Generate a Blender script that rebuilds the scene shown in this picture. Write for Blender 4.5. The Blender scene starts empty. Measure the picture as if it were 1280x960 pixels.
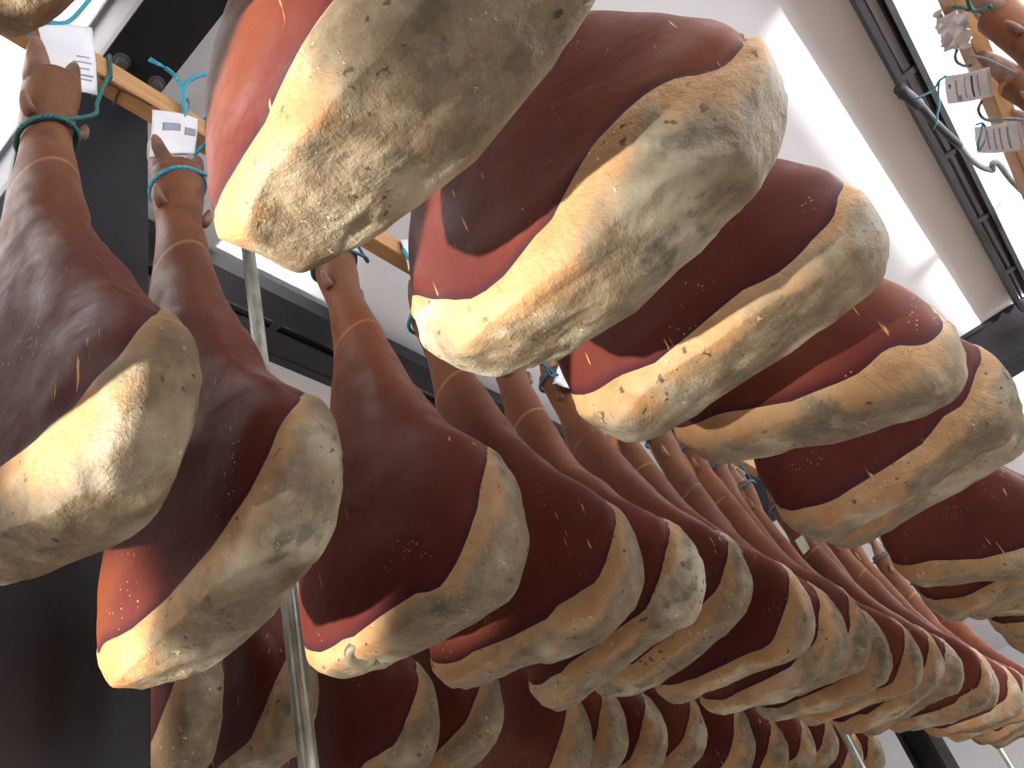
import bpy, bmesh, math, random
import numpy as np
from mathutils import Vector, Matrix, noise

# ------------------------------------------------------------------ camera, light, exposure
# r = along the rows of hams, s = across the rows, u = up.  K metres per layout unit.
K = 0.7
HC = 1.55                                   # camera height
F_PX = 1035.0
sc = bpy.context.scene
COL = sc.collection
_Z = Vector((-460, -1280, F_PX)).normalized()
_R = Vector((950, 495, F_PX)); _R = (_R - _Z * _R.dot(_Z)).normalized()
_S = _Z.cross(_R)

def P(r, s, u):
    return Vector((r * K, s * K, HC + u * K))

def ray(px, py):
    d = Vector((px - 640, py - 480, F_PX))
    return d.dot(_R), d.dot(_S), d.dot(_Z)

def at(px, py, **k):                        # point of the room seen at a pixel, on plane r=, s= or u=
    d = dict(zip('rsu', ray(px, py)))
    (n, v), = k.items()
    t = v / d[n]
    return P(d['r'] * t, d['s'] * t, d['u'] * t)

cam_d = bpy.data.cameras.new('camera')
cam = bpy.data.objects.new('camera', cam_d)
COL.objects.link(cam)
right = Vector((_R.x, _S.x, _Z.x)); down = Vector((_R.y, _S.y, _Z.y)); fwd = Vector((_R.z, _S.z, _Z.z))
M = Matrix((( right.x, -down.x, -fwd.x, 0), (right.y, -down.y, -fwd.y, 0), (right.z, -down.z, -fwd.z, 0), (0, 0, 0, 1)))
cam.matrix_world = Matrix.Translation((0, 0, HC)) @ M
cam_d.sensor_width = 36; cam_d.lens = F_PX / 1280 * 36
cam_d.clip_start = 0.02
sc.camera = cam

sc.view_settings.view_transform = 'Standard'
sc.view_settings.look = 'None'
sc.view_settings.exposure = 0.0
sc.view_settings.gamma = 1.0
sc.view_settings.use_curve_mapping = False

w = bpy.data.worlds.new('daylight'); sc.world = w
w.use_nodes = True
bg = w.node_tree.nodes['Background']
bg.inputs[0].default_value = (0.80, 0.88, 1.0, 1)
bg.inputs[1].default_value = 1.0

def aim(o, target):
    o.rotation_euler = (Vector(target) - o.location).to_track_quat('-Z', 'Y').to_euler()

def area(name, loc, target, sx, sy, power, color):
    d = bpy.data.lights.new(name, 'AREA'); d.shape = 'RECTANGLE'; d.size = sx; d.size_y = sy
    d.energy = power; d.color = color
    o = bpy.data.objects.new(name, d); COL.objects.link(o); o.location = loc; aim(o, target)
    return o

def spot(name, loc, target, power, color, angle, radius):
    d = bpy.data.lights.new(name, 'SPOT'); d.energy = power; d.color = color
    d.spot_size = angle; d.spot_blend = 0.15; d.shadow_soft_size = radius
    o = bpy.data.objects.new(name, d); COL.objects.link(o); o.location = loc; aim(o, target)
    return o

# daylight standing in the windows of the right-hand wall (none of it in the frame)
for i, rr in enumerate((0.15, 3.2, 6.25)):
    area('window_daylight', P(rr, -3.0, 1.35), P(rr + 0.4, 1.0, 1.2), 1.7, 1.0, 48, (0.86, 0.93, 1.0))
# sun thrown up by the bright yard outside, through those windows on to the ceiling
spot('yard_bounce', P(1.5, -7.5, -1.6), P(3.7, -0.4, 2.6), 15000, (1.0, 0.98, 0.96), math.radians(50), 0.10)
spot('yard_bounce', P(7.5, -7.5, -1.6), P(10.3, 0.3, 2.6), 15000, (1.0, 0.98, 0.96), math.radians(50), 0.10)
# two added unseen spots behind and left of the camera brighten the nearest hams
lamp = spot('added_fill_spot', P(-1.6, 1.4, 0.0), P(0.40, 0.45, 0.78), 480, (1.0, 0.95, 0.84), math.radians(17.5), 0.02)
lamp.data.spot_blend = 0.6
lamp = spot('added_fill_spot', P(-1.6, 1.45, -0.35), P(0.58, 1.06, 0.56), 480, (1.0, 0.95, 0.84), math.radians(8.5), 0.02)
lamp.data.spot_blend = 0.6
spot('yard_bounce_back', P(-7.0, 1.5, -2.0), P(0.2, 1.8, 2.66), 12000, (1.0, 0.99, 0.97), math.radians(10), 0.10)
area('window_daylight_back', P(-3.3, 2.2, 0.9), P(0.6, 1.6, 1.6), 1.3, 1.3, 46, (1.0, 0.90, 0.78))

# ------------------------------------------------------------------ helpers
def lin(*c):
    return tuple(((x / 255) / 12.92 if x / 255 <= .04045 else ((x / 255 + .055) / 1.055) ** 2.4) for x in c) + (1,)

class NT:
    def __init__(self, name, rough=0.6, metal=0.0):
        self.m = bpy.data.materials.new(name); self.m.use_nodes = True
        self.t = self.m.node_tree; self.t.nodes.clear()
        self.out = self.n('ShaderNodeOutputMaterial')
        self.b = self.n('ShaderNodeBsdfPrincipled')
        self.b.inputs['Roughness'].default_value = rough
        self.b.inputs['Metallic'].default_value = metal
        self.l(self.b.outputs[0], self.out.inputs[0])
    def n(self, t, **k):
        x = self.t.nodes.new(t)
        for a, v in k.items(): setattr(x, a, v)
        return x
    def l(self, a, b): self.t.links.new(a, b)
    def val(self, sock, v):
        if hasattr(v, 'links') or isinstance(v, bpy.types.NodeSocket): self.l(v, sock)
        else: sock.default_value = v
    def coords(self, scale=(1, 1, 1), rot=(0, 0, 0), jitter=True):
        tc = self.n('ShaderNodeTexCoord'); mp = self.n('ShaderNodeMapping')
        mp.inputs['Scale'].default_value = scale; mp.inputs['Rotation'].default_value = rot
        self.l(tc.outputs['Object'], mp.inputs['Vector'])
        if jitter:
            oi = self.n('ShaderNodeObjectInfo')
            mu = self.n('ShaderNodeMath', operation='MULTIPLY'); mu.inputs[1].default_value = 37.0
            self.l(oi.outputs['Random'], mu.inputs[0])
            self.l(mu.outputs[0], mp.inputs['Location'])
        return mp.outputs[0]
    def noise(self, vec, scale, detail=4, rough=.55, dist=0):
        x = self.n('ShaderNodeTexNoise'); self.l(vec, x.inputs['Vector'])
        x.inputs['Scale'].default_value = scale; x.inputs['Detail'].default_value = detail
        x.inputs['Roughness'].default_value = rough; x.inputs['Distortion'].default_value = dist
        return x.outputs['Fac']
    def voro(self, vec, scale, feature='F1'):
        x = self.n('ShaderNodeTexVoronoi', feature=feature); self.l(vec, x.inputs['Vector'])
        x.inputs['Scale'].default_value = scale
        return x.outputs['Distance']
    def ramp(self, fac, stops, interp='LINEAR'):
        x = self.n('ShaderNodeValToRGB'); e = x.color_ramp.elements; x.color_ramp.interpolation = interp
        while len(e) < len(stops): e.new(0.5)
        for q, (p, c) in zip(e, stops):
            q.position = p; q.color = c if len(c) == 4 else tuple(c) + (1,)
        self.l(fac, x.inputs['Fac'])
        return x.outputs['Color']
    def step(self, fac, a, b, lo=0.0, hi=1.0):
        x = self.n('ShaderNodeMapRange'); x.interpolation_type = 'SMOOTHSTEP'
        self.val(x.inputs['Value'], fac)
        x.inputs['From Min'].default_value = a; x.inputs['From Max'].default_value = b
        x.inputs['To Min'].default_value = lo; x.inputs['To Max'].default_value = hi
        return x.outputs['Result']
    def math(self, op, a, b=0.0):
        x = self.n('ShaderNodeMath', operation=op)
        self.val(x.inputs[0], a); self.val(x.inputs[1], b)
        return x.outputs[0]
    def mix(self, fac, a, b, mode='MIX'):
        x = self.n('ShaderNodeMix', data_type='RGBA', blend_type=mode)
        self.val(x.inputs[0], fac); self.val(x.inputs[6], a); self.val(x.inputs[7], b)
        return x.outputs[2]
    def bump(self, h, strength, dist=0.01, prev=None):
        x = self.n('ShaderNodeBump'); x.inputs['Strength'].default_value = strength
        x.inputs['Distance'].default_value = dist; self.l(h, x.inputs['Height'])
        if prev: self.l(prev, x.inputs['Normal'])
        return x.outputs[0]
    def attr(self, name):
        x = self.n('ShaderNodeAttribute'); x.attribute_name = name
        return x.outputs['Fac']
    def color(self, c): self.val(self.b.inputs['Base Color'], c)
    def normal(self, x): self.l(x, self.b.inputs['Normal'])
    def rough(self, x): self.val(self.b.inputs['Roughness'], x)

MAT = {}
def plain(name, c, rough=.6, metal=0.0, noise_amt=.25, scale=30, bump=.15):
    t = NT(name, rough, metal); v = t.coords()
    f = t.noise(v, scale, 5)
    lo = tuple(x * (1 - noise_amt) for x in c[:3]) + (1,)
    hi = tuple(min(1, x * (1 + noise_amt)) for x in c[:3]) + (1,)
    t.color(t.ramp(f, [(.3, lo), (.7, hi)]))
    if bump: t.normal(t.bump(f, bump, .004))
    MAT[name] = t.m
    return t.m

# --- meat and leg skin: rises from dark cut meat to tan shank (z is metres above the ham's lowest point)
t = NT('ham_meat', .34)
v = t.coords(); v0 = t.coords(jitter=False)
sep = t.n('ShaderNodeSeparateXYZ'); t.l(v0, sep.inputs[0])
n1 = t.noise(v, 7, 4, .6, .6); n2 = t.noise(v, 28, 6, .65); n3 = t.noise(v, 3.2, 2)
zz = t.math('ADD', sep.outputs['Z'], t.math('MULTIPLY', t.math('SUBTRACT', n1, .5), .16))
zz = t.math('DIVIDE', zz, 0.70)
c = t.ramp(zz, [(.05, lin(84, 34, 29)), (.24, lin(98, 43, 32)), (.42, lin(98, 49, 34)), (.60, lin(104, 60, 40)), (.80, lin(122, 80, 55)), (.98, lin(116, 78, 56))])
c = t.mix(t.step(n3, .48, .68), c, t.mix(.55, c, lin(126, 70, 40)))
c = t.mix(t.step(n2, .56, .74, 0, .45), c, lin(70, 34, 34))
dk = t.math('MULTIPLY', t.step(t.noise(v, 15, 3, .5), .62, .72, 0, .55), t.step(sep.outputs['Z'], .22, .36))
c = t.mix(dk, c, lin(70, 46, 48))
# pale scar arc across the shank
arc = t.math('SUBTRACT', sep.outputs['Z'], t.math('ADD', .452, t.math('MULTIPLY', t.math('SUBTRACT', t.noise(v, 4.5, 1), .5), .05)))
arc = t.math('SUBTRACT', arc, t.math('MULTIPLY', sep.outputs['Y'], -.45))
arc = t.math('ABSOLUTE', arc)
am = t.math('MULTIPLY', t.step(arc, .0, .0055, 1, 0), t.step(t.noise(v, 9, 2), .40, .55))
c = t.mix(t.math('MULTIPLY', am, .36), c, lin(205, 150, 95))
# dark dried line beside the fat
ed = t.attr('edge')
c = t.mix(t.step(ed, .0, .016, .75, 0), c, lin(52, 22, 34))
# pale gold fibres and salt streaks low on the cut face
vs = t.coords((75, 75, 7), (0.35, 0.12, 0))
st = t.math('MULTIPLY', t.step(t.noise(vs, 2.0, 2), .665, .715), t.step(t.noise(v, 11, 2), .54, .62))
st = t.math('MULTIPLY', st, t.step(sep.outputs['Z'], .15, .26, 1, 0))
vd = t.math('MULTIPLY', t.step(t.voro(v, 170), .10, .20, 1, 0), t.step(t.noise(v, 13, 2), .60, .66))
vd = t.math('MULTIPLY', vd, t.step(sep.outputs['Z'], .14, .24, 1, 0))
sm = t.math('MAXIMUM', t.math('MULTIPLY', st, .85), t.math('MULTIPLY', vd, .7))
c = t.mix(sm, c, lin(226, 178, 106))
t.color(c)
t.rough(t.step(n2, .3, .7, .40, .60))
b1 = t.bump(n1, .22, .014); b2 = t.bump(n2, .10, .004, b1); b3 = t.bump(sm, .6, .003, b2)
t.normal(b3)
t.b.inputs['Specular IOR Level'].default_value = .2
MAT['meat'] = t.m

# --- fat rim with mould: warm fat beside the meat, grey mould away from it
t = NT('ham_fat', .62)
v = t.coords()
n1 = t.noise(v, 9, 4, .6, .5); n2 = t.noise(v, 34, 6, .7); n3 = t.noise(v, 90, 5, .7); n4 = t.noise(v, 17, 5, .65, .8)
ed = t.attr('edge')
c = t.ramp(n1, [(.25, lin(158, 114, 72)), (.5, lin(178, 138, 94)), (.75, lin(196, 164, 122))])
c = t.mix(t.step(n4, .56, .70, 0, .36), c, lin(176, 112, 68))
gm = t.math('ADD', ed, t.math('MULTIPLY', t.math('SUBTRACT', n1, .5), .22))
gm = t.math('ADD', gm, t.math('MULTIPLY', t.math('SUBTRACT', n2, .5), .07))
grey = t.ramp(n2, [(.25, lin(74, 63, 50)), (.46, lin(114, 100, 80)), (.62, lin(142, 129, 106)), (.8, lin(190, 182, 156))])
c = t.mix(t.step(gm, .012, .055, 0, .9), c, grey)
c = t.mix(t.math('MULTIPLY', t.step(t.noise(v, 6, 3, .6), .50, .66, 0, .55), t.step(gm, .0, .03)), c, lin(206, 198, 174))
c = t.mix(t.math('MULTIPLY', t.step(t.noise(v, 21, 4), .57, .68, 0, .8), t.step(gm, .01, .06)), c, lin(92, 88, 72))
sp = t.math('MULTIPLY', t.step(t.noise(v, 105, 2, .4), .655, .70), t.step(t.noise(v, 14, 3), .47, .58))
c = t.mix(t.math('MULTIPLY', sp, .8), c, lin(56, 46, 38))
cr = t.math('MULTIPLY', t.step(t.noise(t.coords((1, 1.6, 1)), 130, 2, .5), .66, .71), t.step(t.noise(v, 12, 3), .50, .60))
c = t.mix(t.math('MULTIPLY', cr, .8), c, lin(226, 206, 158))
t.color(c)
t.rough(t.step(n2, .3, .7, .46, .78))
b1 = t.bump(n4, .3, .014); b2 = t.bump(n2, .35, .007, b1); b3 = t.bump(n3, .55, .004, b2)
t.normal(t.bump(cr, .7, .004, b3))
MAT['fat'] = t.m

t = NT('bone', .5); v = t.coords()
t.color(t.ramp(t.noise(v, 40, 5), [(.3, lin(96, 88, 74)), (.7, lin(146, 134, 114))])); t.normal(t.bump(t.noise(v, 70, 4), .5, .004)); MAT['bone'] = t.m
# --- hoof / trotter
t = NT('trotter_skin', .5); v = t.coords()
n1 = t.noise(v, 18, 5, .6)
t.color(t.ramp(n1, [(.3, lin(120, 78, 56)), (.55, lin(168, 118, 84)), (.75, lin(190, 146, 108))]))
t.normal(t.bump(t.noise(v, 60, 5), .4, .006)); MAT['trotter'] = t.m
t = NT('trotter_toe', .5); v = t.coords()
t.color(t.ramp(t.noise(v, 30, 4), [(.3, lin(84, 58, 46)), (.7, lin(150, 108, 84))])); MAT['toe'] = t.m

# --- building
t = NT('white_plaster', .75); v = t.coords(jitter=False)
n = t.noise(v, 1.2, 3)
t.color(t.ramp(n, [(.3, lin(226, 224, 226)), (.7, lin(238, 236, 238))]))
t.normal(t.bump(t.noise(v, 9, 5), .12, .01)); MAT['plaster'] = t.m
t = NT('grey_concrete', .7); v = t.coords(jitter=False)
t.color(t.ramp(t.noise(v, 2.5, 6), [(.3, lin(150, 140, 128)), (.7, lin(184, 174, 160))])); MAT['concrete'] = t.m
plain('dark_steel', lin(46, 44, 48), .42, .3, .2, 14, .08)
plain('black_steel', lin(26, 26, 30), .5, .2, .2, 20, .08)
plain('grey_steel', lin(112, 106, 108), .5, .2, .15, 20, .08)
plain('black_rubber', lin(22, 22, 24), .55, 0, .2, 40, .1)
plain('bolt_steel', lin(110, 106, 104), .4, .6, .2, 60, .1)
plain('trunk', lin(188, 184, 200), .6, 0, .04, 10, .03)
plain('grey_tube', lin(112, 118, 116), .45, 0, .15, 40, .1)
t = NT('galvanised', .38, .75); v = t.coords((1, 1, .35))
t.color(t.ramp(t.noise(v, 60, 5), [(.3, lin(140, 142, 130)), (.7, lin(196, 198, 184))])); MAT['galv'] = t.m
t = NT('slat_wood', .55); v = t.coords((1.2, 22, 22))
g = t.noise(v, 3.5, 6, .6, 1.2)
cc = t.ramp(g, [(.25, lin(156, 108, 64)), (.5, lin(186, 138, 88)), (.75, lin(200, 156, 106))])
cc = t.mix(t.step(t.noise(t.coords(), 6, 4), .62, .72, 0, .55), cc, lin(128, 78, 42))
t.color(cc); t.normal(t.bump(g, .15, .003)); MAT['wood'] = t.m
plain('split_wood', lin(92, 56, 34), .7, 0, .3, 50, .2)
t = NT('tag_paper', .75); v = t.coords()
t.color(t.ramp(t.noise(v, 14, 4), [(.3, lin(222, 222, 228)), (.7, lin(240, 240, 242))]))
t.normal(t.bump(t.noise(v, 22, 3), .25, .01)); MAT['paper'] = t.m
plain('old_paper', lin(120, 112, 92), .8, 0, .2, 40, .1)
plain('print_grey', lin(150, 150, 162), .8, 0, .1, 40, 0)
plain('print_dark', lin(60, 60, 76), .8, 0, .1, 40, 0)
def twine(name, c):
    t = NT(name, .6); v = t.coords()
    x = t.n('ShaderNodeTexWave'); x.inputs['Scale'].default_value = 160; x.inputs['Distortion'].default_value = 2
    x.bands_direction = 'DIAGONAL'; t.l(v, x.inputs['Vector'])
    f = x.outputs['Fac']
    t.color(t.ramp(f, [(.1, tuple(k * .55 for k in c[:3]) + (1,)), (.7, c)])); t.normal(t.bump(f, .5, .002)); MAT[name] = t.m
twine('cyan_twine', lin(70, 176, 205)); twine('teal_twine', lin(40, 112, 104)); twine('grey_twine', lin(130, 150, 152)); twine('blue_twine', lin(60, 120, 150))

def link(name, me, mat, parent=None, smooth=True):
    me.materials.clear(); me.materials.append(MAT[mat] if isinstance(mat, str) else mat)
    if smooth:
        for p in me.polygons: p.use_smooth = True
    o = bpy.data.objects.new(name, me); COL.objects.link(o)
    if parent: o.parent = parent
    return o

def from_bm(name, bm, mat, parent=None, smooth=False):
    me = bpy.data.meshes.new(name); bm.normal_update(); bm.to_mesh(me); bm.free()
    return link(name, me, mat, parent, smooth)

def thing(name, label, cat, loc=(0, 0, 0), group=None, rot=(0, 0, 0)):
    o = bpy.data.objects.new(name, None); COL.objects.link(o); o.empty_display_size = .05
    o.location = loc; o.rotation_euler = rot
    return tag(o, label, cat, group)

def tag(o, label, cat, group=None):
    o['label'] = label; o['category'] = cat
    if group: o['group'] = group
    return o

def structure(o):
    o['kind'] = 'structure'
    return o

def add_box(bm, a, b, bevel=0.0):
    g = bmesh.ops.create_cube(bm, size=1)['verts']
    a, b = Vector(a), Vector(b)
    lo = Vector(map(min, a, b)); hi = Vector(map(max, a, b))
    for q in g: q.co = Vector(((lo[i] + hi[i]) / 2 + q.co[i] * (hi[i] - lo[i])) for i in range(3))
    if bevel:
        es = list({e for q in g for e in q.link_edges})
        bmesh.ops.bevel(bm, geom=es, offset=bevel, segments=2, profile=.5, affect='EDGES')

def box(name, a, b, mat, parent=None, bevel=.003):
    bm = bmesh.new(); add_box(bm, a, b, bevel)
    return from_bm(name, bm, mat, parent)

def cat_spline(pts, per=6):
    pts = [Vector(p) for p in pts]
    if len(pts) < 3: return pts
    q = [2 * pts[0] - pts[1]] + pts + [2 * pts[-1] - pts[-2]]
    out = []
    for i in range(1, len(q) - 2):
        for k in range(per):
            t_ = k / per
            a, b, c_, d = q[i - 1], q[i], q[i + 1], q[i + 2]
            out.append(.5 * ((2 * b) + (c_ - a) * t_ + (2 * a - 5 * b + 4 * c_ - d) * t_ ** 2 + (3 * b - a - 3 * c_ + d) * t_ ** 3))
    out.append(pts[-1])
    return out

def add_tube(bm, pts, rad, n=8, taper=None, closed=False):
    pts = [Vector(p) for p in pts]
    rings = []; up = None
    N = len(pts)
    for i, p in enumerate(pts):
        tg = (pts[(i + 1) % N] - pts[i - 1]) if closed else (pts[min(i + 1, N - 1)] - pts[max(i - 1, 0)])
        tg = tg.normalized() if tg.length > 1e-9 else Vector((0, 0, 1))
        if up is None: up = tg.orthogonal().normalized()
        up = (up - tg * up.dot(tg)).normalized(); sd = tg.cross(up)
        r_ = rad if taper is None else rad * taper[0] + (rad * (taper[1] - taper[0])) * i / max(1, N - 1)
        rings.append([bm.verts.new(p + (up * math.cos(a) + sd * math.sin(a)) * r_) for a in [2 * math.pi * k / n for k in range(n)]])
    for i in range(N if closed else N - 1):
        A, B = rings[i], rings[(i + 1) % N]
        for k in range(n): bm.faces.new((A[k], A[(k + 1) % n], B[(k + 1) % n], B[k]))
    if not closed:
        bm.faces.new(rings[0][::-1]); bm.faces.new(rings[-1])

def tube(name, pts, rad, mat, parent=None, n=8, per=6, taper=None, closed=False):
    bm = bmesh.new()
    add_tube(bm, pts if closed else cat_spline(pts, per), rad, n, taper, closed)
    return from_bm(name, bm, mat, parent, True)

# ------------------------------------------------------------------ the room
UC = 2.64                                   # ceiling
FLOOR = -HC / K
RX0, RX1, SY0, SY1 = -3.6, 15.0, -3.2, 4.6
structure(box('floor', P(RX0 - .2, SY0 - .2, FLOOR - .2), P(RX1 + .2, SY1 + .2, FLOOR), 'concrete', bevel=0))
structure(box('ceiling', P(RX0 - .2, SY0 - .2, UC), P(RX1 + .2, SY1 + .2, UC + .2), 'plaster', bevel=0))
structure(box('wall_left', P(RX0, SY1, FLOOR), P(RX1, SY1 + .2, UC), 'plaster', bevel=0))
structure(box('wall_far', P(RX1, SY0, FLOOR), P(RX1 + .2, SY1, UC), 'plaster', bevel=0))

def wall_with_openings(name, axis, pos, thick, a0, a1, holes, sill, head):
    bm = bmesh.new()
    def piece(x0, x1, z0, z1):
        if axis == 'r': add_box(bm, P(x0, pos, z0), P(x1, pos + thick, z1))
        else: add_box(bm, P(pos, x0, z0), P(pos + thick, x1, z1))
    piece(a0, a1, FLOOR, sill); piece(a0, a1, head, UC)
    x = a0
    for h0, h1 in holes: piece(x, h0, sill, head); x = h1
    piece(x, a1, sill, head)
    structure(from_bm(name, bm, 'plaster'))
    for i, (h0, h1) in enumerate(holes):
        f = bmesh.new()
        def bar(x0, x1, z0, z1):
            if axis == 'r': add_box(f, P(x0, pos + thick * .3, z0), P(x1, pos + thick * .7, z1))
            else: add_box(f, P(pos + thick * .3, x0, z0), P(pos + thick * .7, x1, z1))
        bw = .06
        bar(h0, h1, sill, sill + bw); bar(h0, h1, head - bw, head); bar(h0, h0 + bw, sill, head); bar(h1 - bw, h1, sill, head)
        m = (h0 + h1) / 2; bar(m - bw / 2, m + bw / 2, sill, head)
        zc = (sill + head) / 2; bar(h0, h1, zc - bw / 2, zc + bw / 2)
        global WIN
        WIN += 1
        structure(from_bm('window_%d' % WIN, f, 'grey_steel'))
WIN = 0
wall_with_openings('wall_right', 'r', SY0 - .2, .2, RX0, RX1, [(-1.1, 1.4), (1.95, 4.45), (5.0, 7.5), (8.05, 10.55)], .8, 2.3)
wall_with_openings('wall_back', 's', RX0 - .2, .2, SY0, SY1, [(1.2, 3.4)], -.9, 1.9)

# portal frames: a post and a beam across the rows
UB = 2.30
def portal(r0, where):
    r1 = r0 + .17
    b = thing('steel_beam', 'dark steel roof beam running across the ' + where[0], 'beam', P((r0 + r1) / 2, 0, UB))
    def loc(q): return q - b.location
    o = box('web', loc(P(r0 + .015, -3.19, UB + .05)), loc(P(r1 - .015, 4.59, UC - .03)), 'dark_steel', b, 0)
    box('flange', loc(P(r0, -3.19, UB)), loc(P(r1, 4.59, UB + .05)), 'black_steel', b, .002)
    box('flange', loc(P(r0, -3.19, UC - .03)), loc(P(r1, 4.59, UC - .002)), 'dark_steel', b, .002)
    p = thing('steel_post', where[1], 'post', P((r0 + r1) / 2, 1.30, FLOOR))
    r0 -= .10
    def loc2(q): return q - p.location
    box('web', loc2(P(r0 + .09, 1.24, FLOOR + .02)), loc2(P(r0 + .12, 1.36, UB - .001)), 'black_steel', p, 0)
    box('flange', loc2(P(r0, 1.22, FLOOR + .02)), loc2(P(r1, 1.242, UB - .001)), 'black_steel', p, .002)
    box('flange', loc2(P(r0, 1.358, FLOOR + .02)), loc2(P(r1, 1.38, UB - .001)), 'black_steel', p, .002)
    box('base_plate', loc2(P(r0 - .05, 1.17, FLOOR)), loc2(P(r1 + .05, 1.43, FLOOR + .02)), 'dark_steel', p, .002)
    return b, p
def bolt(parent, at_, axis):
    bm = bmesh.new()
    bmesh.ops.create_cone(bm, cap_ends=True, segments=16, radius1=.016, radius2=.016, depth=.004)
    g = bmesh.ops.create_cone(bm, cap_ends=True, segments=6, radius1=.011, radius2=.010, depth=.014)['verts']
    bmesh.ops.translate(bm, verts=g, vec=(0, 0, .008))
    q = Vector(axis).to_track_quat('Z', 'Y').to_matrix().to_4x4()
    bmesh.ops.transform(bm, matrix=Matrix.Translation(at_) @ q, verts=bm.verts)
    from_bm('bolt', bm, 'bolt_steel', parent)
bA, pA = portal(.55, ('ceiling at upper left', 'black steel post standing behind the leftmost hams'))
bB, pB = portal(5.36, ('ceiling at right past the closest hams', 'black steel post far off between two rows near the lower right'))
for px in ((152, 76), (196, 104)):
    q = at(*px, u=UB) - bA.location
    bolt(bA, Vector((q.x, q.y, -.002)), (0, 0, -1))

# wooden slats the hams hang from
def slat(label, r0, r1, s0, s1, u0=1.634, u1=1.70):
    t_ = thing('wooden_slat', label, 'slat', P((r0 + r1) / 2, (s0 + s1) / 2, u0), 'wooden slats that carry the hams')
    o = box('board', P(r0, s0, u0) - t_.location, P(r1, s1, u1) - t_.location, 'wood', t_, .003)
    return t_
slA = slat('wooden slat above the long front row of hams', -1.6, 10.5, .875, .919, 1.682, 1.75)
slB = slat('wooden slat above the closest row of hams overhead', -1.6, 10.5, .185, .228, 1.66, 1.73)
slC = slat('wooden slat with white tags in the upper right corner', -.4, 9.5, -.572, -.529, 1.634, 1.74)
slD = slat('wooden slat above the row of hams behind the front row', .75, 5.3, 1.533, 1.576)
def dark_mark(pts, rad):
    o = tube('split', [q - slA.location for q in pts], rad, 'split_wood', slA, 6, 4)
dark_mark([at(x, y, u=1.682) for x, y in ((124, 95), (135, 103), (149, 111), (146, 120), (143, 130))], .0022)
dark_mark([at(x, y, u=1.682) for x, y in ((149, 111), (168, 120), (190, 132))], .0015)

# cross bearers that hold the slats at each pole line
def pole(r_, label):
    o = tube('metal_pole', [P(r_, 1.2, FLOOR), P(r_, 1.2, 0.4), P(r_, 1.2, UC)], .0125, 'galv', None, 20, 2)
    return tag(o, label, 'pole', 'thin metal poles')
pole(1.0, 'thin galvanised pole behind the second and third hams of the front row')
pole(3.84, 'thin galvanised pole below the middle of the front row at lower right')
pole(6.77, 'thin galvanised pole below the far end of the front row, rightmost')

# cable trays under the ceiling with cables
def tray(label, s0, s1, r0, r1, u_, runs, cab_label):
    t_ = thing('cable_tray', label, 'cable tray', P((r0 + r1) / 2, (s0 + s1) / 2, u_))
    L = t_.location
    for q in (s0, s1):
        bm = bmesh.new()
        add_box(bm, P(r0, q - .012, u_) - L, P(r1, q + .012, u_ + .07) - L)
        add_box(bm, P(r0, q - .012, u_ - .008) - L, P(r1, q + (.03 if s1 - s0 > .2 else .012), u_) - L)
        from_bm('side_rail', bm, 'black_steel', t_)
    if s1 - s0 > .2:
        for y0, y1 in ((s0, s0 + .115), (s1 - .125, s1)): box('base_strip', P(r0, y0, u_ - .004) - L, P(r1, y1, u_ + .006) - L, 'black_steel', t_, 0)
    k = r0 + .3
    while k < r1:
        box('rung', P(k, s0, u_) - L, P(k + .035, s1, u_ + .012) - L, 'black_steel', t_, 0); k += .62
    for i in (r0 + .5, (r0 + r1) / 2, r1 - .5):
        tube('hanger_rod', [P(i, s0, u_ + .05) - L, P(i, s0, UC - .001) - L], .004, 'dark_steel', t_, 8, 2)
    rnd = random.Random(len(label))
    for i, (y0, rad) in enumerate(runs):
        pts = []; rr = r0 + .05
        while rr < r1 - .05:
            pts.append(P(rr, y0 + rnd.uniform(-.006, .006), u_ + .016 + rad / K + rnd.uniform(0, .010))); rr += .55
        tag(tube('cable', pts, rad, 'black_rubber', None, 8, 4), cab_label % ('first', 'second', 'third', 'fourth', 'fifth', 'sixth')[i], 'cable', 'black cables lying in the trays')
tray('black cable tray on the ceiling behind the legs of the front row', 1.77, 2.06, .75, 5.3, 2.53, [(1.81, .015), (1.87, .015), (1.955, .016), (2.015, .013)], '%s black cable from the camera in the tray behind the front row')
tray('narrow black cable tray on the bright ceiling at upper right', -.625, -.54, .75, 5.3, 2.53, [(-.566, .005), (-.60, .005)], '%s black cable from the left in the tray at upper right')

tag(box('wiring_trunking', P(.75, -.70, 2.60), P(5.3, -.632, UC - .001), 'trunk', None, .002), 'pale grey trunking strip along the right side of the narrow cable tray', 'trunking')
# loose conduit beside the right-hand slat
q = [(1126, 118), (1146, 128), (1166, 150), (1182, 166), (1199, 181)]
cd = thing('bent_conduit', 'bent grey conduit with black sleeve beside the upper right tags', 'conduit', at(1199, 181, u=2.3))
pts = [at(x, y, u=2.3) - cd.location for x, y in q]
tube('black_sleeve', pts, .011, 'black_rubber', cd, 12, 4)
tube('sleeve_cap', [at(1124, 111, u=2.3) - cd.location, at(1136, 121, u=2.3) - cd.location, at(1148, 131, u=2.3) - cd.location], .016, 'black_rubber', cd, 12, 2)
tube('tube', [at(x, y, u=2.3) - cd.location for x, y in ((1199, 181), (1212, 197), (1228, 209), (1241, 213))], .009, 'grey_tube', cd, 12, 4)
tube('hook', [at(x, y, u=2.3) - cd.location for x, y in ((1241, 213), (1241, 204), (1248, 204), (1262, 222), (1285, 246))], .010, 'grey_tube', cd, 12, 4)

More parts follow.
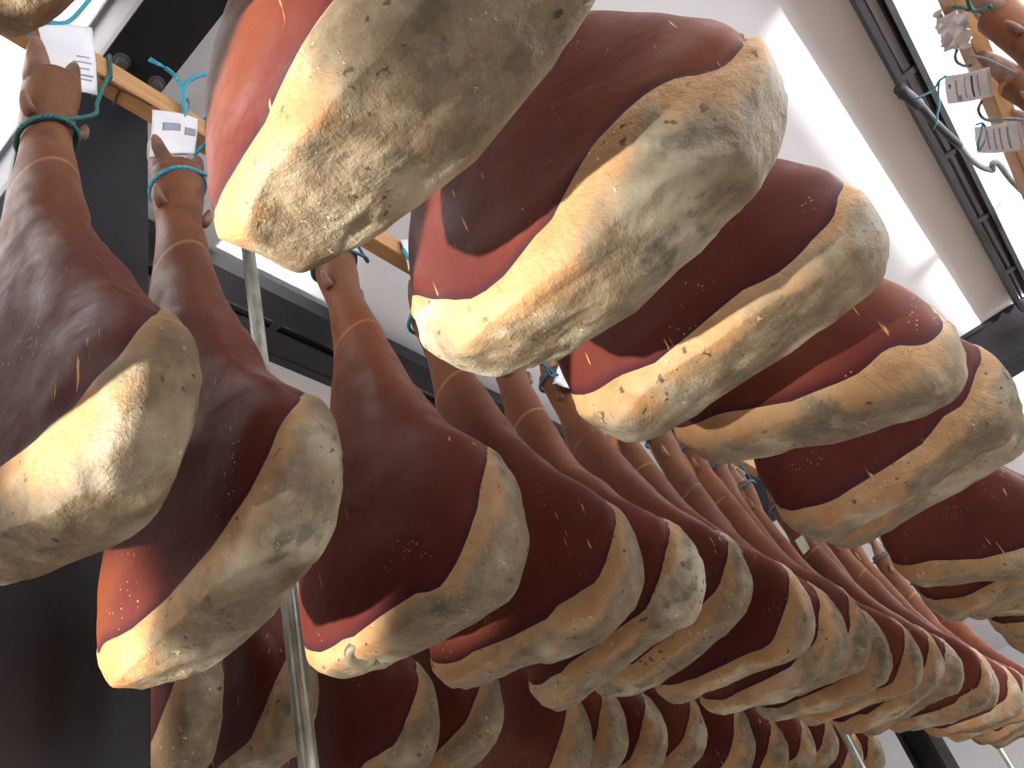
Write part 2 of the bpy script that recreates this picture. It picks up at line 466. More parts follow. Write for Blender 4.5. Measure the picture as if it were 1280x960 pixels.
# ------------------------------------------------------------------ hams
def interp(tab, z):
    a = np.array(tab, float)
    # smooth (Hermite) interpolation of a table sorted by z
    xs, ys = a[:, 0], a[:, 1]
    d = np.gradient(ys, xs)
    i = np.clip(np.searchsorted(xs, z) - 1, 0, len(xs) - 2)
    h = xs[i + 1] - xs[i]; t_ = np.clip((z - xs[i]) / h, 0, 1)
    sec = (ys[i + 1] - ys[i]) / h
    m0 = np.clip(d[i] / np.where(sec == 0, 1e9, sec), 0, 3) * sec; m1 = np.clip(d[i + 1] / np.where(sec == 0, 1e9, sec), 0, 3) * sec
    return (2 * t_**3 - 3 * t_**2 + 1) * ys[i] + (t_**3 - 2 * t_**2 + t_) * h * m0 + (-2 * t_**3 + 3 * t_**2) * ys[i + 1] + (t_**3 - t_**2) * h * m1

# z (0 lowest .. 1 toes), layout units
RIGHT = [(0, .205), (.05, .245), (.11, .262), (.17, .258), (.23, .230), (.30, .182), (.38, .138), (.50, .090), (.62, .070), (.72, .052), (.79, .041), (.86, .046), (.93, .050)]
LEFT = [(0, .200), (.05, .222), (.12, .226), (.20, .216), (.28, .190), (.36, .150), (.46, .098), (.56, .072), (.69, .051), (.78, .041), (.85, .046), (.93, .050)]
FRONT = [(0, .072), (.08, .078), (.20, .078), (.32, .074), (.45, .068), (.60, .052), (.74, .040), (.80, .038), (.87, .044), (.93, .046)]
BACK = [(0, .076), (.08, .084), (.20, .090), (.32, .086), (.45, .074), (.60, .055), (.74, .042), (.80, .038), (.87, .044), (.93, .046)]
Z_TOP = .93

def ham_mesh(seed, nr=96, na=72, wide=1.0, thick=1.0, length=1.0, tilt=0.0, rim=None, rim_gain=1.0, tip=.14, bulge=0.0, lump=1.0, skew=0.0):
    """returns (meat mesh, fat mesh); local metres, z=0 lowest point, x<0 the cut face, y<0 the aisle-side tip"""
    rnd = random.Random(seed)
    ph = [rnd.uniform(0, 6.28) for _ in range(6)]
    if rim is None:
        rim = [(-.28, tip), (-.245, tip * .72), (-.20, tip * .42), (-.13, .035 + rnd.uniform(-.012, .014)), (-.05, .026 + rnd.uniform(-.012, .016)), (.05, .022 + rnd.uniform(-.012, .018)), (.13, .024 + rnd.uniform(-.01, .015)), (.19, .035), (.25, .06)]
    zs_main = np.concatenate([np.linspace(Z_TOP, .36, int(nr * .34), endpoint=False), np.linspace(.36, .034, int(nr * .40), endpoint=False)])
    ncap = int(nr * .26)
    zc = .034
    ang = np.linspace(0, 2 * np.pi, na, endpoint=False)
    rings = []
    def ring(z, inx=0.0, inyf=0.0, k=1.0):
        R_, L_, F_, B_ = (float(interp(T, np.array([z]))[0]) for T in (RIGHT, LEFT, FRONT, BACK))
        body = float(np.clip((.62 - z) / .25, 0, 1))
        yw = (1 + (wide - 1) * body); xw = 1 + (thick - 1) * body
        n = 2.0 + 2.6 * body
        ca, sa = np.cos(ang), np.sin(ang)
        ex = np.sign(ca) * np.abs(ca) ** (2 / n); ey = np.sign(sa) * np.abs(sa) ** (2 / n)
        y = np.where(ey > 0, ey * L_, ey * R_) * yw
        x = np.where(ex > 0, ex * B_, ex * F_) * xw
        # thinner towards both side edges, front face nearly flat
        x = np.where(x > 0, x * (1 - .22 * body * np.abs(ey) ** 2.5), x * (1 - .20 * body * np.abs(ey) ** 3))
        sx = np.where(x > 0, 1 - inx / max(B_, .02), 1 - .35 * inx / max(F_, .02))
        x = x * sx * k; y = y * (1 - inyf) * k
        return x, y
    pts = []
    for z in zs_main:
        x, y = ring(z); pts.append(np.stack([x, y, np.full(na, z)], 1))
    for j in range(ncap):
        q = j / (ncap - 1)
        if q < .55:
            a = q / .55 * math.pi / 2
            z = zc * (1 - math.sin(a)); ins = zc * .75 * (1 - math.cos(a))
            x, y = ring(max(z, 0), ins, ins / .26)
        else:
            k = 1 - (q - .55) / .45
            x, y = ring(0, zc * .75, zc * .75 / .26, max(k, .03)); z = -.010 * (1 - k * k)
        pts.append(np.stack([x, y, np.full(na, z)], 1))
    V = np.stack(pts)                                   # rings x na x 3
    # body pushed about: bottom tilt, lens bulge, leg bend, lumps
    w_ = np.clip((.75 - V[..., 2]) / .6, 0, 1)
    x0, y0, z0 = V[..., 0].copy(), V[..., 1].copy(), V[..., 2].copy()
    V[..., 2] += tilt * y0 * w_ - .018 * np.cos(y0 * 9 + ph[0]) * np.clip((.25 - z0) / .25, 0, 1)
    V[..., 0] += bulge * w_ * w_ * .1 + skew * y0 * w_ + .010 * np.sin(z0 * 7 + ph[1]) * np.clip(1 - z0, 0, 1)
    V[..., 1] += .012 * np.sin(z0 * 5 + ph[2]) * np.clip(z0 * 2, 0, 1)
    # boundary of the meat (before lumps), in layout units
    xn = np.clip((x0 + .085 * thick) / (.17 * thick), 0, 1)
    ys = np.array([a for a, _ in rim]); zf = interp(rim, np.clip(y0 / wide, ys[0], ys[-1]))
    sm = np.clip(xn / .75, 0, 1); sm = sm * sm * (3 - 2 * sm)
    back_rise = np.where(y0 < 0, .20, .10)
    zb = zf * rim_gain + back_rise * sm * np.clip(1.15 - zf / .25, .25, 1)
    n_r, n_a = V.shape[:2]
    flat = V.reshape(-1, 3) * K
    g = (z0 - zb).reshape(-1) * K
    orig = np.stack([x0, y0, z0], -1).reshape(-1, 3) * K
    off = Vector((seed * 3.7, seed * 1.3, seed * 2.1))
    # outward direction from ring centre
    cen = V.mean(axis=1, keepdims=True) * K
    outw = (V * K - cen); outw /= np.maximum(np.linalg.norm(outw, axis=-1, keepdims=True), 1e-6); outw = outw.reshape(-1, 3)
    capn = np.clip((.05 - z0) / .05, 0, 1).reshape(-1, 1)
    outw = outw * (1 - .8 * capn) + np.array([0, 0, -1.0]) * capn
    for i in range(len(flat)):
        q = Vector(orig[i])
        n1 = noise.noise(q * 9 + off)
        g[i] += .006 * noise.noise(q * 30 + off) + .007 * n1
        d = (.0065 if g[i] > 0 else .004) * n1 + .0028 * noise.noise(q * 24 + off)
        if q.z < .33: d += .006 * noise.noise(Vector((q.x * 8, q.y * 14, q.z * 5)) - off)
        if g[i] < 0:
            s_ = min(1, -g[i] / .02)
            d += s_ * (.0030 + .0028 * noise.noise(q * 42 + off) + .0016 * noise.noise(q * 90 + off))
        else:
            s_ = max(0, 1 - g[i] / .03); d -= .002 * s_
        flat[i] += outw[i] * d * lump * (.45 if q.z > .4 else 1)
    # split quads along g = 0
    meat_v, fat_v = {}, {}
    mv, fv, mf, ff = [], [], [], []
    me_g, fe_g = [], []
    def vid(store, arr, ga, key, co, gv):
        if key not in store:
            store[key] = len(arr); arr.append(co); ga.append(abs(gv))
        return store[key]
    def emit(keys, meat):
        S, A, G, Fc = (meat_v, mv, me_g, mf) if meat else (fat_v, fv, fe_g, ff)
        ids = []
        for kx in keys:
            if kx[0] == kx[1]: ids.append(vid(S, A, G, kx, flat[kx[0]], g[kx[0]]))
            else:
                a, b = kx; t_ = g[a] / (g[a] - g[b])
                ids.append(vid(S, A, G, kx, flat[a] * (1 - t_) + flat[b] * t_, 0.0))
        if len(ids) >= 3: Fc.append(ids)
    def face(idx):
        sg = [g[i] >= 0 for i in idx]
        if all(sg) or not any(sg):
            emit([(i, i) for i in idx], sg[0]); return
        for want in (True, False):
            out = []
            for j in range(len(idx)):
                a, b = idx[j], idx[(j + 1) % len(idx)]
                if sg[j] == want: out.append((a, a))
                if sg[j] != sg[(j + 1) % len(idx)]: out.append((min(a, b), max(a, b)))
            emit(out, want)
    for i in range(n_r - 1):
        for j in range(n_a):
            face((i * n_a + j, (i + 1) * n_a + j, (i + 1) * n_a + (j + 1) % n_a, i * n_a + (j + 1) % n_a))
    face(tuple((n_r - 1) * n_a + j for j in range(n_a))[::-1])
    face(tuple(range(n_a)))
    res = []
    for nm, vv, fc, gg in (('meat', mv, mf, me_g), ('fat_rim', fv, ff, fe_g)):
        me = bpy.data.meshes.new(nm); me.from_pydata([tuple(q) for q in vv], [], fc)
        bm = bmesh.new(); bm.from_mesh(me); bmesh.ops.recalc_face_normals(bm, faces=bm.faces); bm.to_mesh(me); bm.free()
        at_ = me.attributes.new('edge', 'FLOAT', 'POINT'); at_.data.foreach_set('value', np.array(gg, dtype=np.float32))
        me.materials.append(MAT['meat' if nm == 'meat' else 'fat'])
        for p_ in me.polygons: p_.use_smooth = True
        res.append(me)
    # make sure the closed surface as a whole faces outward: test by the ring geometry
    return res

def lathe_bits(name, sections, mat, parent, n=14):
    """sections: (centre, rx, ry) rings lofted along z; closed ends"""
    bm = bmesh.new(); rings = []
    for (cx, cy, cz), rx, ry in sections:
        rings.append([bm.verts.new((cx + rx * math.cos(a), cy + ry * math.sin(a), cz)) for a in [2 * math.pi * k / n for k in range(n)]])
    for A, B in zip(rings, rings[1:]):
        for k in range(n): bm.faces.new((A[k], A[(k + 1) % n], B[(k + 1) % n], B[k]))
    bm.faces.new(rings[0][::-1]); bm.faces.new(rings[-1])
    bmesh.ops.recalc_face_normals(bm, faces=bm.faces)
    return from_bm(name, bm, mat, parent, True)

def trotter_parts(root, seed, yo):
    """foot with two toes and dewclaws above the shank (z in metres)"""
    rnd = random.Random(seed * 7 + 1)
    z0 = Z_TOP * K
    f = lathe_bits('trotter', [((0, yo, z0 - .012), .0325, .0335), ((0, yo, z0 - .003), .0325, .0325), ((0, yo, z0 + .003), .027, .027), ((0, yo, z0 + .007), .016, .018)], 'trotter', root, 18)
    for sg in (-1, 1):
        sp = rnd.uniform(.85, 1.25); ln = rnd.uniform(.85, 1.15)
        lathe_bits('toe', [((sg * .0155, yo, z0 - .022), .0165, .0225), ((sg * .0185, yo - .001, z0 + .010 * ln), .0160, .0205), ((sg * .0225 * sp, yo - .003, z0 + .034 * ln), .0130, .0165), ((sg * .0255 * sp, yo - .005, z0 + .056 * ln), .0095, .0118), ((sg * .0270 * sp, yo - .006, z0 + .068 * ln), .0060, .0072), ((sg * .0275 * sp, yo - .006, z0 + .073 * ln), .002, .002)], 'toe', f, 14)
    for sg in (-1, 1):
        x_ = sg * .028
        lathe_bits('dewclaw', [((x_, yo - .008, z0 - .086), .008, .008), ((x_ + sg * .006, yo - .009, z0 - .074), .0072, .0072), ((x_ + sg * .009, yo - .010, z0 - .061), .005, .005), ((x_ + sg * .010, yo - .010, z0 - .053), .002, .002)], 'toe', f, 10)

def make_ham(label, r, s, group, seed, u0=.575, yaw=0.0, lean=0.0, roll=0.0, trot=True, **kw):
    t_ = thing('cured_ham', label, 'ham', P(r, s, u0), group, (roll, lean, yaw))
    ml, fl = ham_mesh(seed, **kw)
    for nm, me in (('meat', ml), ('fat_rim', fl)):
        o = bpy.data.objects.new(nm, me); COL.objects.link(o); o.parent = t_
    if trot:
        ph = [random.Random(seed).uniform(0, 6.28)]
        rnd = random.Random(seed); p_ = [rnd.uniform(0, 6.28) for _ in range(6)]
        yo = .012 * math.sin(Z_TOP * 5 + p_[2]) * K
        trotter_parts(t_, seed, yo)
    return t_

def copy_ham(src, label, r, s, group, u0=.575, yaw=0.0, lean=0.0, roll=0.0, scale=1.0):
    c_ = src.copy(); COL.objects.link(c_)
    c_.location = P(r, s, u0); c_.rotation_euler = (roll, lean, yaw); c_.scale = (scale,) * 3
    c_['label'] = label; c_['group'] = group
    for ch in src.children:
        d = ch.copy(); COL.objects.link(d); d.parent = c_
        for g_ in ch.children:
            e = g_.copy(); COL.objects.link(e); e.parent = d
    return c_

ORD = ['first', 'second', 'third', 'fourth', 'fifth', 'sixth', 'seventh', 'eighth', 'ninth', 'tenth', 'eleventh', 'twelfth', 'thirteenth', 'fourteenth', 'fifteenth', 'sixteenth', 'seventeenth', 'eighteenth', 'nineteenth', 'twentieth', 'twenty-first', 'twenty-second', 'twenty-third', 'twenty-fourth']

# front row (A)
GA = 'hams in the long front row'
SA = .87
front = []
front.append(make_ham('large tan legged ham at the left edge, green cord round its shank', .375, SA, GA, 1, u0=.585, yaw=.05, lean=-.05, rim=[(-.29, .15), (-.24, .115), (-.18, .09), (-.10, .075), (0, .08), (.1, .09), (.25, .09)], wide=1.0, thick=.85, tilt=.17))
front.append(make_ham('cured ham with brightly lit pale lower left tip, second from left in front row', .60, SA + .01, GA, 2, u0=.525, yaw=-.03, lean=-.03, tilt=.03, thick=.85, lump=1.3, rim=[(-.29, .17), (-.25, .12), (-.19, .06), (-.12, .04), (-.03, .03), (.06, .03), (.14, .045), (.19, .04), (.25, .05)]))
front.append(make_ham('ham with bone end low in its fat rim, third from left in front row', .97, SA, GA, 3, u0=.55, tilt=.0, tip=.15, thick=.85))
front.append(make_ham('dark cured ham with broad grey fat rim, fourth from left in front row', 1.28, SA, GA, 4, u0=.55, yaw=.06, tilt=.02, tip=.10, thick=.85))
front.append(make_ham('cured ham with narrow pointed fat rim, fifth from left in front row', 1.56, SA - .01, GA, 5, u0=.55, yaw=-.05, tip=.17, thick=.8))
front.append(make_ham('cured ham half hidden behind its neighbour, sixth from left in front row', 1.85, SA, GA, 6, yaw=.03, tip=.14, thick=.85, u0=.60))
front.append(make_ham('cured ham with smooth rounded fat rim, seventh from left in front row', 2.15, SA, GA, 7, tip=.16, thick=.85, nr=76, na=56, u0=.585))
front.append(make_ham('cured ham with grey lower edge, eighth from left in front row', 2.41, SA, GA, 8, yaw=-.04, tip=.17, thick=.8, nr=76, na=56, u0=.565))
rnd = random.Random(5)
front_far = []
far = [2.64, 2.83, 3.14, 3.45, 3.72, 4.05, 4.42, 4.76, 5.12, 5.5, 5.9]
for i, rr in enumerate(far):
    k = 8 + i
    src = 2 + (i * 5) % 6
    front_far.append((src + 1, copy_ham(front[src], 'cured ham far along the front row, %s from the left' % ORD[k], rr, SA + rnd.uniform(-.02, .02), GA, .585 + rnd.uniform(-.015, .03), rnd.uniform(-.1, .1), rnd.uniform(-.02, .02), rnd.uniform(-.03, .03))))
for rr in (.06, -.25, -.57):
    copy_ham(front[3], 'cured ham hanging in the front row before the leftmost one, out of the picture', rr, SA, GA, .58)

h3 = front[2]
bn = lathe_bits('bone_end', [((0, 0, .012), .024, .020), ((0, 0, -.001), .023, .019), ((0, 0, -.0035), .019, .015), ((0, 0, -.001), .014, .010), ((0, 0, .003), .007, .005)], 'bone', h3, 20)
bn.scale = (.9, .9, .6); bn.location = at(452, 822, u=.551) - h3.location; bn.rotation_euler = (-.25, .35, .3); bn['label'] = 'grey round bone end'

# closest row overhead (B)
GB = 'hams in the closest row overhead'
SB = .20
near = []
near.append(make_ham('mouldy ham overhead, only its edge at the top left corner', .075, SB + .03, GB, 21, yaw=-.1, u0=.78))
near[0].scale = (1, 1, .79)
near.append(make_ham('closest ham overhead with wide pale mouldy underside, top centre', (.35), SB, GB, 22, yaw=.0, u0=.625, lump=1.5, tilt=.0, thick=1.0, rim=[(-.29, .15), (-.2, .13), (-.1, .11), (0, .09), (.08, .06), (.15, .04), (.19, .03), (.25, .03)]))
near.append(make_ham('overhead ham with bright streaks on red meat, second in closest row', .65, SB + .015, GB, 23, u0=.612, lump=1.4, tilt=.09, thick=1.0, rim=[(-.29, .04), (-.23, .045), (-.175, .085), (-.11, .095), (-.057, .07), (0, .045), (.06, .022), (.1, .028), (.16, .055), (.2, .09), (.25, .12)]))
near.append(make_ham('overhead ham with dark red face and shiny grey rim, third in closest row', .975, SB + .01, GB, 24, u0=.622, tilt=.16, tip=.13))
near.append(make_ham('overhead ham with torn notch at its right tip, fourth in closest row', 1.24, SB, GB, 25, u0=.60, tilt=.3, wide=.9, rim=[(-.29, .03), (-.24, .04), (-.19, .07), (-.12, .04), (-.04, .02), (.06, .025), (.14, .04), (.25, .05)]))
near.append(make_ham('overhead ham with tan wavy rim, fifth in closest row', 1.62, SB - .015, GB, 26, u0=.60, tilt=.1, tip=.16))
h4 = near[4]
fl = lathe_bits('torn_flap', [((0, 0, -.012), .006, .005), ((.001, 0, -.004), .009, .007), ((.002, 0, .004), .007, .006), ((.005, 0, .011), .003, .003)], 'fat', h4, 12)
fl.location = at(1192, 462, s=-.02) - h4.location
lab = ['overhead ham tucked tight behind the fifth of the closest row', 'overhead ham cut by the right edge of the picture, seventh in closest row', 'overhead ham at right edge below its neighbour, eighth in closest row']
for i, rr in enumerate((1.83, 2.50, 2.72, 2.98, 3.26, 3.55, 3.9)):
    copy_ham(near[3 + i % 3], lab[i] if i < 3 else 'overhead ham beyond the right edge hams, %s in closest row' % ORD[5 + i + 0], rr, SB + rnd.uniform(-.02, .02), GB, .62 + rnd.uniform(-.02, .02), rnd.uniform(-.08, .08), 0, 0)

# row behind the front row (D)
GD = 'hams in the row behind the front row'
SD = 1.56
rd = [.90, 1.13, 1.40, 1.69, 2.04, 2.29, 2.53, 2.79, 3.12, 3.42, 3.72, 4.0, 4.3, 4.6]
for i, rr in enumerate(rd):
    copy_ham(front[(2, 4, 3, 5, 6, 7, 4, 5)[i % 8]], 'dark cured ham low in the row behind, %s from the left post' % ORD[i], rr, SD + rnd.uniform(-.02, .02), GD, .54 + rnd.uniform(-.02, .03), rnd.uniform(-.1, .1), 0, rnd.uniform(-.03, .03))

# right-hand row (C): only shanks and trotters in the frame
GC = 'hams hanging at the upper right corner'
SC = -.56
for i, (rr, l_) in enumerate(((1.80, 'topmost shank at the upper right corner, hoof by a crumpled white bag'), (2.05, 'shank with hoof over the upper of two printed tags, upper right'), (2.33, 'shank with hoof over the lower printed tag, right edge'), (2.62, 'ham just past the right edge below the printed tags'), (2.95, 'ham past the right edge beyond the slat'))):
    copy_ham(front[3 + i % 3], 'cured ham ' + l_ if not l_.startswith('ham') else 'cured ' + l_, rr, SC, GC, .60, 3.14 + rnd.uniform(-.3, .3))

# ------------------------------------------------------------------ cords and tags
def ham_point(h, x, y, z):
    """a point of a ham given in layout units of its own axes"""
    h_m = Matrix.LocRotScale(h.location, h.rotation_euler, h.scale)
    return h_m @ Vector((x * K, y * K, z * K))

def yo_of(seed):
    rnd = random.Random(seed); p_ = [rnd.uniform(0, 6.28) for _ in range(6)]
    return p_[2]

def ankle_y(seed, z): return .012 * math.sin(z * 5 + yo_of(seed))

def hang(h, seed, label, s0, s1, u0, u1, mat, side=1, group='cords that hold the hams to the slats', zk=.915, rx=.056, ry=.056):
    """loop round the shank below the foot, strand up to the slat and loop round the slat"""
    yk = ankle_y(seed, zk)
    c_ = thing('hanging_cord', label, 'cord', ham_point(h, 0, yk, zk), group)
    L = c_.location
    loop = [ham_point(h, rx * math.cos(a), yk + ry * math.sin(a), zk + .012 * math.cos(a) - .008 * math.sin(a)) - L for a in [2 * math.pi * k / 28 for k in range(28)]]
    tube('shank_loop', loop, .0034, mat, c_, 8, 1, None, True)
    r_ = h.location.x / K + side * .055
    top = P(r_, (s0 + s1) / 2, u0 - .006)
    a0 = ham_point(h, .0, yk - ry, zk + .006); a1 = ham_point(h, .066, yk - .040, max(.92, zk + .03))
    tube('strand', [a0 - L, ham_point(h, .052, yk - .052, (zk + max(.92, zk + .03)) / 2) - L, a1 - L, P(r_, s0 - .006, u0) - L], .0028, mat, c_, 8, 6)
    e = .006
    ring = [P(r_ + .004, s0 - e, u0 - e), P(r_, s0 - e, u1 + e), P(r_ - .004, s1 + e, u1 + e), P(r_, s1 + e, u0 - e)]
    pts = []
    for i in range(4):
        for k in range(4): pts.append(ring[i].lerp(ring[(i + 1) % 4], k / 4) - L)
    tube('slat_loop', pts, .0030, mat, c_, 8, 1, None, True)
    return c_

def paper(name, label, corners, cat='tag', group=None, curl=.004, crumple=0.0, bars=(), mat='paper', n=14, seed=0):
    """corners TL TR BR BL (world); bars = (u0, v0, u1, v1, material) printed marks"""
    tl, tr, br, bl = corners
    cen = (tl + tr + br + bl) / 4
    t_ = thing(name, label, cat, cen, group)
    nrm = (tr - tl).cross(bl - tl).normalized()
    if nrm.dot(Vector((0, 0, HC)) - cen) < 0: nrm = -nrm
    def S(a, b, h=0.0):
        p = (tl * (1 - a) + tr * a) * (1 - b) + (bl * (1 - a) + br * a) * b
        o = curl * math.sin(a * math.pi) + curl * .8 * math.sin(b * 2.6 + .6)
        if crumple: o += crumple * (noise.noise(Vector((a * 4, b * 4, seed))) + .6 * noise.noise(Vector((a * 9, b * 9, seed + 3))))
        return p + nrm * (o + h) - cen
    def sheet(nm, a0, b0, a1, b1, h0, h1, m, nn):
        bm = bmesh.new(); g = {}
        for sd, h in ((0, h0), (1, h1)):
            for i in range(nn + 1):
                for j in range(nn + 1): g[sd, i, j] = bm.verts.new(S(a0 + (a1 - a0) * i / nn, b0 + (b1 - b0) * j / nn, h))
        for i in range(nn):
            for j in range(nn):
                bm.faces.new((g[0, i, j], g[0, i + 1, j], g[0, i + 1, j + 1], g[0, i, j + 1]))
                bm.faces.new((g[1, i, j], g[1, i, j + 1], g[1, i + 1, j + 1], g[1, i + 1, j]))
        for i in range(nn):
            for q in ((g[0, i, 0], g[1, i, 0], g[1, i + 1, 0], g[0, i + 1, 0]), (g[0, i, nn], g[0, i + 1, nn], g[1, i + 1, nn], g[1, i, nn]),
                      (g[0, 0, i], g[0, 0, i + 1], g[1, 0, i + 1], g[1, 0, i]), (g[0, nn, i], g[1, nn, i], g[1, nn, i + 1], g[0, nn, i + 1])): bm.faces.new(q)
        bmesh.ops.recalc_face_normals(bm, faces=bm.faces)
        return from_bm(nm, bm, m, t_, True)
    sheet('sheet', 0, 0, 1, 1, -.0004, .0004, mat, n)
    for a0, b0, a1, b1, m in bars: sheet('print_line', a0, b0, a1, b1, .0003, .0007, m, 6)
    return t_

def quad(pix, **k): return [at(x, y, **k) for x, y in pix]

SF = .866
paper('paper_tag', 'large white paper tag with small print behind the hoof at upper left', quad(((46, 31), (114, 36), (122, 119), (60, 114)), s=SF), bars=[(.58, .50, .86, .52, 'print_grey'), (.50, .58, .90, .60, 'print_grey'), (.55, .67, .84, .69, 'print_grey'), (.58, .76, .92, .785, 'print_grey'), (.6, .82, .88, .84, 'print_grey')], group='white tags in the front row')
paper('paper_tag', 'white paper tag with grey printed bar on second slat knot from left', quad(((189.5, 138.5), (246, 150), (243, 192), (186, 197)), s=SF - .004), bars=[(.20, .30, .58, .48, 'print_grey'), (.68, .36, .96, .56, 'print_grey')], group='white tags in the front row')
paper('paper_tag', 'back sheet peeking out below the tag with the grey bar', quad(((200, 146), (240, 156), (232, 206), (193, 204)), s=SF + .004), curl=.002, group='white tags in the front row')
paper('paper_tag', 'small white tag at the slat between the two large overhead hams', quad(((500, 300), (528, 303), (530, 352), (511, 338)), s=SF), curl=.003, group='white tags in the front row')
paper('crumpled_tag', 'crumpled white tag with dark marks under the second overhead ham', quad(((699, 450), (722, 452), (734, 496), (690, 480)), s=SF - .03), crumple=.010, bars=[(.42, .24, .62, .34, 'print_dark'), (.55, .45, .72, .56, 'print_dark'), (.62, .66, .84, .78, 'print_dark')], group='white tags in the front row', seed=4)
paper('paper_tag', 'tiny grey tag among shanks below the closest row, right of centre', quad(((993, 676), (1003, 668), (1016, 682), (1004, 694)), s=SF - .03), curl=.001, mat='old_paper', group='white tags in the front row')

hang(front[0], 1, 'green cord round the leftmost shank and slat', .875, .919, 1.682, 1.75, 'teal_twine', zk=.785, rx=.0455, ry=.0475)
hang(front[1], 2, 'cyan cord hanging the second ham of the front row', .875, .919, 1.682, 1.75, 'cyan_twine', zk=.895, rx=.0495, ry=.0500)
hang(front[2], 3, 'blue cord hanging the third ham, mostly behind the big overhead ham', .875, .919, 1.682, 1.75, 'blue_twine', rx=.0515, ry=.0515)
hang(front[3], 4, 'cyan cord hanging the fourth ham, beside the small white tag', .875, .919, 1.682, 1.75, 'cyan_twine')
hang(front[4], 5, 'blue cord hanging the fifth ham of the front row', .875, .919, 1.682, 1.75, 'blue_twine')
hang(front[5], 6, 'blue cord hanging the sixth ham by the crumpled marked tag', .875, .919, 1.682, 1.75, 'blue_twine')
hang(front[6], 7, 'blue cord hanging the seventh ham of the front row', .875, .919, 1.682, 1.75, 'blue_twine')
hang(front[7], 8, 'blue cord hanging the eighth ham of the front row', .875, .919, 1.682, 1.75, 'blue_twine')

for i, (sd, h) in enumerate(front_far):
    h.scale = (.82, 1, 1)
    hang(h, sd, 'cord hanging the %s ham of the front row, far along the slat' % ORD[8 + i], .875, .919, 1.682, 1.75, 'blue_twine')

# tied ends in front of the slat
def cord(label, strands, mat, rad=.003, plane=None, group='loose tied cords', frayed=()):
    plane = plane or dict(s=SF - .008)
    p0 = at(*strands[0][0], **plane)
    c_ = thing('tied_cord', label, 'cord', p0, group)
    for i, st in enumerate(strands):
        tube('loose_end' if i else 'knotted_strand', [at(x, y, **plane) - p0 for x, y in st], rad, mat, c_, 8, 6)
    for x0, y0, x1, y1 in frayed:
        for k in (-1.6, 0, 1.8): tube('frayed_tip', [at(x0, y0, **plane) - p0, at((x0 + x1) / 2 - k * .4, (y0 + y1) / 2 + k * .6, **plane) - p0, at(x1 - k * .7, y1 + k, **plane) - p0], rad * .45, mat, c_, 6, 4)
    return c_
cord('bright cyan cord knotted over the tag with the grey bar', [[(222, 174), (226, 155), (231, 142), (229, 130), (228, 115), (224, 103), (217, 93), (207, 85)], [(229, 130), (230, 112), (234, 103), (243, 97), (255, 93), (268, 92)]], 'cyan_twine', .0036, frayed=((207, 85, 187, 74),))
cord('short grey cord loop beside the bright cyan knot', [[(231, 142), (237, 134), (236, 126), (233, 124)]], 'grey_twine', .0026)
cord('cyan cord trailing over the top of the large white tag', [[(51, 27), (62, 28), (80, 29), (92, 22), (103, 10), (116, -6)]], 'cyan_twine', .0034)
cord('thin blue strand left of the large white tag', [[(36, 34), (39, 48), (41, 64), (42, 74)]], 'blue_twine', .0020)
cord('cyan cord end on the small tag between the large overhead hams', [[(504, 312), (509, 320), (515, 328), (520, 342)]], 'cyan_twine', .0042)
cord('blue cord ends left of the crumpled marked tag', [[(678, 456), (684, 458), (690, 465), (697, 469)], [(681, 453), (684, 463), (689, 470), (694, 466)]], 'blue_twine', .0030, dict(s=SF - .04))
cord('thin blue strand across the gap between two front row shanks', [[(741, 525), (747, 524), (753, 526)]], 'blue_twine', .0022, dict(s=SF - .02))
cord('dark blue knotted cord under the third overhead ham', [[(799, 546), (804, 540), (808, 535), (812, 545)], [(806, 538), (805, 546), (808, 551)]], 'blue_twine', .0028, dict(s=SF - .02))

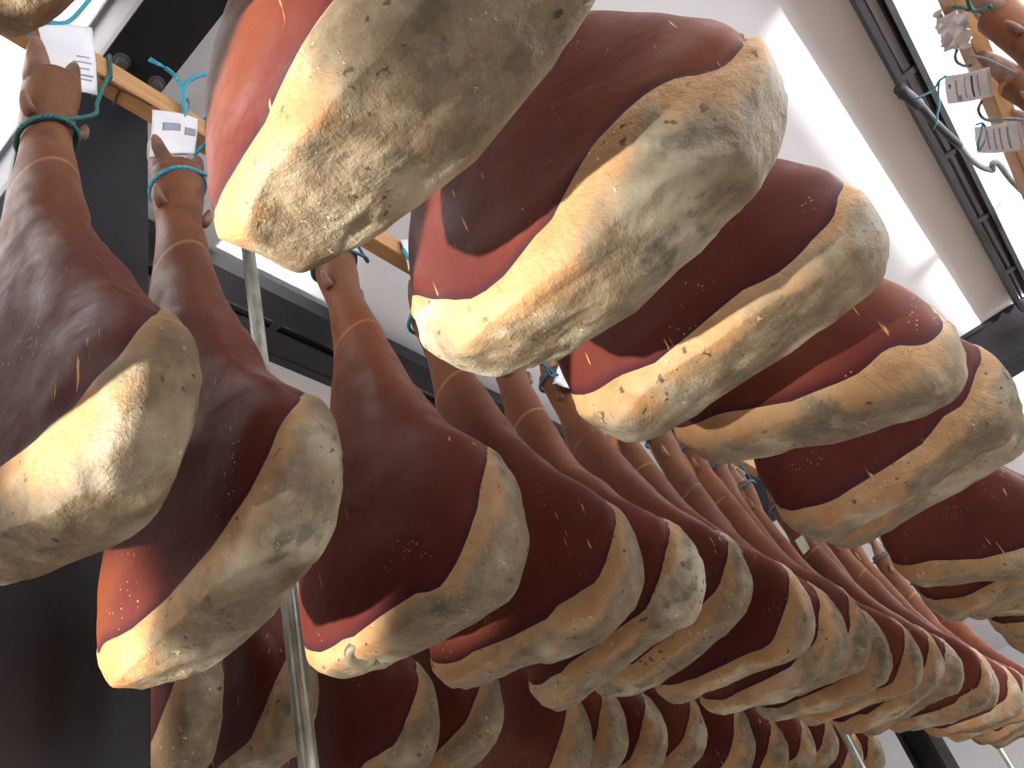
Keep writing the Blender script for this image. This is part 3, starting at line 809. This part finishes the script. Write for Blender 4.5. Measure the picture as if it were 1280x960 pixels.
# upper right corner: bag, printed tags, cords on the slat (slat face at s = -.529)
SR = dict(s=-.515)
paper('crumpled_bag', 'crumpled white plastic bag tied to the slat, upper right', quad(((1168, 15), (1212, 14), (1214, 58), (1184, 62)), **SR), 'bag', crumple=.016, group=None, n=22, seed=9)
paper('printed_tag', 'upper printed white tag on the right slat, small square mark', quad(((1182, 94), (1238, 83), (1243, 120), (1185, 130)), **SR), bars=[(.10, .28, .18, .42, 'print_dark'), (.12, .36, .16, .40, 'paper'), (.30, .18, .345, .92, 'print_grey'), (.52, .12, .54, .85, 'print_grey'), (.66, .12, .70, .86, 'print_dark'), (.78, .12, .80, .85, 'print_grey'), (.31, .70, .42, .92, 'print_grey')], group='printed tags on the right slat')
paper('printed_tag', 'lower printed white tag on the right slat, beside right edge', quad(((1219, 158), (1276, 149), (1283, 188), (1222, 191)), **SR), bars=[(.34, .14, .38, .85, 'print_grey'), (.50, .12, .53, .86, 'print_grey'), (.62, .12, .65, .86, 'print_grey'), (.76, .12, .80, .85, 'print_grey')], group='printed tags on the right slat')
cord('cyan cord tied to the upper printed tag, hanging towards the cable tray', [[(1182, 95), (1174, 101), (1171, 106), (1166, 113), (1155, 119), (1145, 124)], [(1174, 101), (1173, 115), (1174, 130), (1172, 142), (1171, 154)]], 'cyan_twine', .0026, dict(s=-.50), frayed=((1171, 154, 1168, 160),))
cord('grey cord loop below the crumpled bag', [[(1213, 82), (1204, 82), (1196, 77), (1194, 70), (1196, 63)]], 'grey_twine', .0032, SR)
cord('grey cord running from the slat to the second shank at right', [[(1213, 70), (1228, 72), (1246, 80), (1262, 88), (1270, 92)]], 'grey_twine', .0022, SR)
cord('teal cord beside the crumpled bag running to the topmost shank', [[(1192, 9), (1204, 10), (1211, 12)], [(1209, -4), (1212, 8), (1218, 14), (1228, 12), (1238, 8)]], 'teal_twine', .0034, SR)
cord('grey cord loop over the lower printed tag', [[(1290, 152), (1262, 149), (1240, 151), (1228, 147), (1223, 137), (1227, 127)]], 'grey_twine', .0034, SR)
cord('cyan cord looped through the lower printed tag', [[(1220, 156), (1228, 154), (1233, 162), (1232, 175), (1224, 188)], [(1228, 154), (1227, 165), (1223, 178), (1222, 188)]], 'cyan_twine', .0024, dict(s=-.508))
